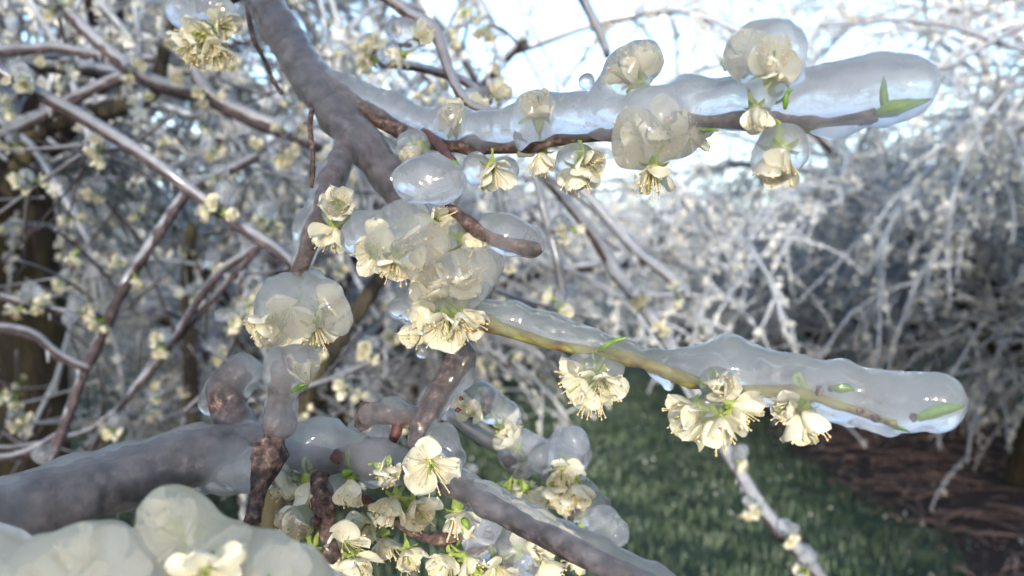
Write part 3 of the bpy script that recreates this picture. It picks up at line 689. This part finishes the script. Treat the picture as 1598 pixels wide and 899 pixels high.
leaf_bud(T, (455, 612, .305), (478, 600, .302), 5); leaf_bud(T, (535, 742, .316), (552, 736, .314), 7); leaf_bud(T, (722, 810, .30), (732, 828, .298), 7)
FL(T, [
    (672, 725, .298, (.05, -.1, 1), 1.15, .85), (605, 735, .30, (.1, 0, 1), .95, .05, (575, 725, .31)),
    (548, 750, .318, (0, -.9, .5), .95, .2, (545, 722, .322)), (478, 755, .322, (.2, -.9, .4), .95, .4, (485, 725, .33)), (455, 748, .324, (-.9, -.4, .3), .9, .5),
    (615, 780, .325, (-.4, -.5, .9), 1.05, .5, (620, 735, .325)), (645, 790, .33, (.5, -.3, .8), 1.05, .5, (640, 735, .325)), 
     (575, 815, .342, (-.3, -.2, 1), .9, .6, (600, 800, .34)), (600, 840, .345, (.2, -.9, .4), .95, .5, (640, 828, .345)), (635, 860, .345, (.2, -.5, .8), .9, .45, (655, 836, .345)),  
    (700, 870, .345, (-.4, -.4, .8), .95, .6, (700, 836, .345)), (728, 872, .345, (.7, -.5, .3), .9, .5, (715, 836, .345)), (715, 800, .31, (.3, -.9, .4), 1.0, .55, (715, 770, .30)),
    (540, 850, .318, (.5, -.2, .9), 1.05, .7, (515, 850, .315)), (550, 872, .316, (.4, -.8, .5), 1.0, .5, (518, 865, .312)), (470, 825, .312, (-.3, .2, .9), 1.1, .4, (495, 815, .315)), (485, 855, .312, (-.4, -.8, .5), 1.0, .6, (512, 850, .314)),
    (470, 585, .318, (.3, .3, .8), .8, .2),
])

# ================================================================== ice-swollen blossoms close to the lens, bottom left
T = thing('plum_branch', 'swollen cream ice lumps with blossoms frozen inside, under the thick bough', 'branch', P(60, 960, .185))
wood(T, [(-30, 985, .185, 20), (120, 955, .19, 18), (265, 930, .195, 16), (400, 935, .20, 14), (560, 945, .205, 12)], M_BARK, seed=31)
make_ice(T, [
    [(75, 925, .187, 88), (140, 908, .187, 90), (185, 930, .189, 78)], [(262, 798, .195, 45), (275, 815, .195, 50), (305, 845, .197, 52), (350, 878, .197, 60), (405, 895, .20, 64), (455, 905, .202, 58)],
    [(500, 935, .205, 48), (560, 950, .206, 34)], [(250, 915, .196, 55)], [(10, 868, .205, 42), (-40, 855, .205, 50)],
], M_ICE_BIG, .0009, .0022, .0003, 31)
FL(T, [
    (322, 892, .184, (.2, -.2, 1), .75, .8), (285, 832, .201, (-.2, .3, .6), .75, .45, (320, 925, .198)), (340, 885, .2, (.3, .5, .5), .8, .4), (95, 917, .19, (-.2, .4, .7), .8, .4, (120, 950, .19)), (160, 917, .191, (.3, .4, .6), .8, .4), (50, 930, .192, (-.6, .2, .6), .8, .5),
    (415, 908, .205, (.2, .4, .6), .8, .5, (400, 935, .2)), (130, 890, .192, (0, .4, .8), .8, .4), (270, 810, .2, (0, .4, .5), .6, .3),
], True)

# ------------------------------------------------------------------ branches a step further back
MID_SAMPLES = []
def mid_branch(label, pts, matw=None, group=None, ice_f=1.0, extra=(), drip=0, fine=False):
    p, r = path(pts); T = thing('plum_branch', label, 'branch', p[0], group)
    specs = [pts] + list(extra)
    for j, s in enumerate(specs):
        d0 = s[0][2]; p, r = path(s); p, r = resample(p, r, .03 if fine else .012)
        n = len(p); p = p + np.interp(np.arange(n), np.arange(0, n + 4, 4), rng.normal(0, .0022, len(np.arange(0, n + 4, 4))))[:, None] * np.array([.3, .3, 1])
        r = r * (.78 if d0 > .6 else .9); mb = MB(); mb.tube(p, r * .72 * (1 + .10 * rng.normal(size=n)), 6 if fine else 10, noise=.05)
        link('wood' if j == 0 else 'side_branch', mb.mesh('wood', matw or M_BARK_MID, True, org(T)), T)
        if ice_f:
            mb = MB(); q, rr = resample(p, r, .015 if fine else .005); n = len(q)
            lump = 1 + np.interp(np.arange(n), np.arange(0, n + 5, 5), rng.uniform(-.10, .16, len(np.arange(0, n + 5, 5))))
            mb.tube(q + np.array([0, 0, 1]) * (rr * .55 * ice_f)[:, None], rr * .74 * ice_f * lump, 7 if fine else 12)
            for k in range(drip if n > 6 else 0):
                i = rng.integers(2, n - 2); L = rng.uniform(.5, 1.6) * rr[i] + .004; c = q[i] - np.array([0, 0, rr[i] * .3])
                mb.tube(np.array([c, c - [0, 0, L * .5], c - [0, 0, L]]), [rr[i] * .35, .0018, .0011], 7)
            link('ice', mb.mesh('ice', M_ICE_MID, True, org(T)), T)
        for k in range(0, len(p)): MID_SAMPLES.append((p[k], T))
    return T

GM = 'iced branches behind the bough'
mid_branch('long straight iced branch sloping down from the mossy trunk to the hanging twig', [(-40, 95, .72, 15), (110, 176, .74, 15), (250, 262, .75, 14), (350, 340, .76, 13), (460, 422, .78, 12)], drip=3, group=GM)
mid_branch('purple-brown branch bent at an elbow, joined by two pale iced shoots', [(400, 248, .95, 11), (330, 285, .93, 12), (287, 310, .92, 13), (235, 385, .91, 14), (190, 455, .90, 15), (152, 540, .90, 15), (128, 590, .90, 14), (98, 672, .90, 14), (72, 730, .90, 13)], group=GM, ice_f=.82,
    extra=[[(-40, 455, .86, 10), (60, 478, .88, 10), (110, 490, .89, 10), (168, 494, .90, 9)], [(-40, 510, .84, 12), (40, 522, .86, 13), (90, 555, .88, 13), (140, 574, .90, 12)], [(95, 680, .90, 8), (60, 700, .9, 9), (20, 712, .9, 9), (-30, 715, .9, 9)]], drip=2)
mid_branch('dark crooked branch with grey ice on top, crossing above the mossy trunk', [(90, 5, 1.05, 13), (150, 65, 1.05, 14), (220, 125, 1.06, 16), (290, 145, 1.06, 16), (360, 165, 1.08, 14)], group=GM,
    extra=[[(60, -40, 1.04, 12), (90, 5, 1.05, 13)], [(295, 90, 1.04, 14), (325, 150, 1.04, 18), (380, 188, 1.05, 19), (440, 207, 1.06, 18), (500, 230, 1.08, 16)]], drip=4)
mid_branch('level iced branch above the mossy trunk, ending by the crooked branch', [(-40, 85, 1.1, 11), (80, 78, 1.1, 11), (170, 86, 1.1, 9), (240, 92, 1.1, 7)], group=GM, drip=2)
mid_branch('smooth grey branch rising to the crooked branch beside the mossy trunk', [(-40, 235, 1.15, 12), (70, 182, 1.15, 13), (150, 138, 1.15, 13), (230, 112, 1.15, 15)], group=GM,
    extra=[[(30, 105, 1.2, 16), (130, 110, 1.2, 17), (220, 128, 1.2, 16), (300, 150, 1.2, 14)]], drip=4)
mid_branch('forked brown branch with two thin iced ridges, below the long straight branch', [(410, 382, 1.0, 9), (330, 440, 1.0, 10), (262, 545, 1.0, 10), (215, 600, 1.0, 9), (170, 660, 1.0, 8), (125, 730, 1.0, 8)], group=GM, ice_f=.8,
    extra=[[(400, 392, 1.0, 8), (320, 480, 1.02, 8), (262, 545, 1.0, 8)], [(270, 530, 1.0, 6), (240, 560, 1.0, 6), (180, 640, 1.01, 7), (90, 690, 1.02, 7), (-20, 698, 1.0, 7)], [(375, 430, 1.0, 6), (368, 520, 1.0, 6), (330, 600, 1.0, 5), (290, 640, 1.0, 5)]])
mid_branch('knobbly iced branch descending to the long side branch of the bough', [(560, -30, .55, 11), (640, 26, .55, 11), (678, 48, .54, 13), (708, 118, .53, 11), (738, 165, .52, 11), (800, 180, .50, 9)], M_BARK, GM,
    extra=[[(612, 30, .55, 5), (625, 60, .55, 6), (632, 72, .55, 5)], [(585, 98, .6, 7), (650, 104, .6, 8), (720, 122, .58, 8), (760, 150, .55, 8)]], drip=1)
mid_branch('broad shaded limb leaving the mossy trunk towards the crooked branch', [(20, 300, 1.75, 32), (60, 205, 1.7, 30), (150, 178, 1.6, 27), (230, 150, 1.5, 22), (262, 60, 1.5, 16), (280, -30, 1.5, 14)], M_BARK_OLD, GM, ice_f=0)
mid_branch('leaning mossy olive-brown limb between the two hanging blossom clusters', [(640, 330, 1.35, 18), (590, 440, 1.3, 22), (535, 515, 1.25, 26), (490, 590, 1.2, 28), (455, 665, 1.2, 30), (425, 800, 1.2, 32), (410, 960, 1.2, 34)], M_BARK_OLD, GM, ice_f=0)
mid_branch('upright brown limb below the forked brown branch', [(300, 350, 2.0, 16), (292, 430, 2.0, 18), (296, 520, 2.0, 20), (300, 640, 2.0, 22), (305, 900, 2.0, 24)], M_BARK_OLD, GM, ice_f=0)
mid_branch('thin reddish twig hanging in front of the bough fork', [(492, 145, .40, 7), (482, 200, .385, 7), (486, 245, .375, 7), (484, 300, .37, 6)], M_BARK, GM, ice_f=.0, extra=[[(384, 10, .50, 7), (398, 60, .48, 7), (420, 95, .47, 7), (442, 138, .46, 5)]])
mid_branch('long iced branch sloping from the side branch down over the grass', [(846, 270, .95, 8), (900, 340, .97, 10), (960, 425, 1.0, 12), (1030, 520, 1.0, 13), (1085, 610, 1.0, 11), (1128, 700, 1.0, 12), (1180, 790, 1.0, 13), (1250, 870, 1.0, 14), (1300, 940, 1.0, 14)], group=GM, ice_f=1.35, drip=3)
mid_branch('thin iced branch running beside the long sloping one towards the soil strip', [(880, 275, 1.15, 6), (940, 335, 1.15, 7), (1000, 400, 1.15, 8), (1075, 468, 1.15, 9)], group=GM, ice_f=1.5, drip=3)
mid_branch('knobbly iced twig hanging straight down beside the sloping branch', [(832, 275, .8, 7), (850, 340, .8, 8), (872, 420, .8, 10), (882, 488, .8, 11)], group=GM, ice_f=1.35)
mid_branch('iced twig hanging down into the sky gap', [(895, -20, .9, 11), (920, 25, .9, 10), (938, 60, .9, 9), (948, 88, .9, 9)], group=GM, ice_f=1.25, drip=2)
mid_branch('iced twig with a swollen blossom knot beside the open flower', [(650, 655, .42, 10), (700, 668, .42, 10), (745, 700, .42, 11), (800, 722, .42, 11), (865, 708, .42, 8)], M_BARK, GM, ice_f=1.5,
    extra=[[(700, 668, .42, 6), (740, 650, .43, 5), (780, 668, .43, 5)], [(868, 700, .42, 5), (868, 770, .42, 6), (890, 815, .42, 8), (930, 835, .42, 9)]])
mid_branch('iced twig beneath the descending branch, hung with blossoms', [(715, 815, .36, 10), (745, 845, .36, 12), (785, 890, .36, 13), (820, 940, .36, 13)], M_BARK, GM, ice_f=1.4)
for pts in ([(1628, 30, 2.2, 5), (1560, 60, 2.2, 5), (1500, 95, 2.2, 4.5), (1440, 115, 2.2, 4)], [(1640, 95, 2.3, 6), (1560, 70, 2.3, 5), (1440, 35, 2.3, 4), (1280, 40, 2.3, 3)]):
    mid_branch('silvery iced shoot reaching into the sky gap above the soil strip', pts, group='iced shoots reaching into the sky gap', ice_f=1.4)

# random finer branches filling the tree behind the bough
fill = 'fine iced twig in the tangle behind the bough'
for i in range(290):
    x, y = rng.uniform(-60, 820), rng.uniform(-40, 760)
    if x > 560 and y > 560: continue
    d = rng.uniform(.85, 2.2); th = rng.choice([rng.normal(.5, .35), rng.normal(2.5, .4), rng.normal(1.5, .5)]); L = rng.uniform(120, 330) / d ** .5
    k = rng.normal(.25, .35); s_ = np.linspace(0, 1, 5); an = th + k * s_; r0 = rng.uniform(1.7, 5.0) / d ** .5
    xs = x + L * np.cumsum(np.cos(an)) / 5; ys = y + L * np.cumsum(np.sin(an)) / 5
    mid_branch(fill, [(xs[j], ys[j], d + .15 * s_[j], r0 * (1 - .45 * s_[j])) for j in range(5)], group='fine twigs in the tangle', ice_f=rng.choice([0, .8, 1.1, 1.4]), fine=True)
SP = np.array([s[0] for s in MID_SAMPLES])
CS = (SP - CAMN); SD = CS @ D_; SX = CX + F_PX * (CS @ R_) / SD; SY = CY - F_PX * (CS @ U_) / SD

def cluster(x, y, n, size=1.0, ice=True, dmax=3, dmin=0):
    """blossoms on a short spur from the nearest branch behind that spot"""
    ok = (SD < dmax) & (SD > dmin)
    j = int(np.argmin(np.where(ok, np.hypot(SX - x, SY - y) + 12 * SD, 1e9)))
    base, T = MID_SAMPLES[j]; d = SD[j] - .015; c = P(x, y, d)
    mb = MB(); q = np.array([base, (base + c) / 2 + rng.normal(0, .004, 3), c]); mb.tube(*resample(q, [.0022, .0018, .0016], .005), 6)
    link('side_branch', mb.mesh('side_branch', M_BARK, True, org(T)), T)
    for k in range(n):
        f = camvec(*(rng.normal(0, .6, 3) + np.array([0, -.45, .35])))
        flower(T, c + f * .011 * size + rng.normal(0, .003, 3), f, size, rng.uniform(.35, .95), seed=int(x * 31 + y + k))
    if ice:
        q = [c + np.array([0, 0, .006 * size]) + rng.normal(0, .005, 3) for _ in range(3)]
        ch = [(np.array([q[0], q[1]]), np.array([.0085, .0075]) * size), (np.array([q[2], q[0]]), np.array([.0075, .006]) * size), (np.array([(c + base) / 2, c]), np.array([.004, .006]) * size)]
        make_ice(T, ch, M_ICE_CAP, .0018, .005, .0005, int(x + y))
SPOTS = [(205, 15, 3), (85, 8, 3), (15, 165, 3), (325, 192, 3), (440, 235, 4), (415, 342, 4), (290, 392, 3), (95, 288, 4), (548, 72, 4), (590, 92, 3), (455, 152, 2), (690, 140, 3), (765, 160, 3), (288, 608, 4),
         (575, 545, 4), (562, 612, 3), (240, 615, 2), (180, 665, 3), (455, 205, 2), (640, 70, 2), (470, 130, 2), (150, 300, 3), (880, 360, 3), (876, 470, 3), (1040, 520, 2), (1060, 460, 2), (1000, 455, 2), (1150, 715, 2), (1178, 790, 3), (1225, 830, 2), (1260, 880, 2),
         (1120, 665, 2), (890, 720, 4), (810, 735, 4), (865, 745, 3), (760, 640, 2), (735, 745, 2), (905, 795, 2), (800, 860, 3), (760, 850, 3), (920, 830, 2), (70, 715, 1), (350, 320, 2), (30, 120, 2), (250, 225, 2), (160, 230, 3), (210, 330, 3), (380, 480, 3), (340, 550, 2), (600, 470, 3), (610, 520, 2), (520, 30, 3), (760, 40, 3), (700, 60, 2), (780, 100, 2), (350, 100, 2)]
for s in SPOTS: cluster(*s)
for i in range(70):
    cluster(rng.uniform(0, 800), rng.uniform(0, 700), int(rng.integers(1, 4)), 1.0, bool(i % 2), dmin=.68)

# the ice-capped blossom pair hanging in front of the crooked branch
T = thing('plum_branch', 'large ice-capped blossom cluster hanging beside the top of the bough', 'branch', P(400, -30, .48))
wood(T, [(390, -20, .47, 12), (345, 5, .45, 9), (315, 40, .43, 7)], M_BARK, seed=41)
make_ice(T, [[(285, 18, .42, 26)], [(330, 10, .42, 28), (352, 22, .42, 20)], [(315, 45, .425, 20)]], M_ICE, .001, .004, .0003, 41)
FL(T, [(318, 55, .42, (0, -.5, .9), 1.3, .75), (300, 62, .42, (-.6, -.7, .4), 1.15, .6), (335, 75, .42, (.4, -.9, .4), 1.15, .5), (345, 42, .42, (.7, -.2, .6), 1.1, .6), (310, 75, .425, (-.1, -1, .3), 1.1, .5)])

for o in [o for o in C.objects if o.get('label') == fill]:
    kids = [c.name.split('.')[0] for c in o.children]
    o['label'] = ('fine twig carrying cream blossoms in the tangle behind the bough' if 'flower' in kids else
                  'bare fine twig capped with pale ice in the tangle behind the bough' if 'ice' in kids else 'thin dark twig without ice in the tangle behind the bough')
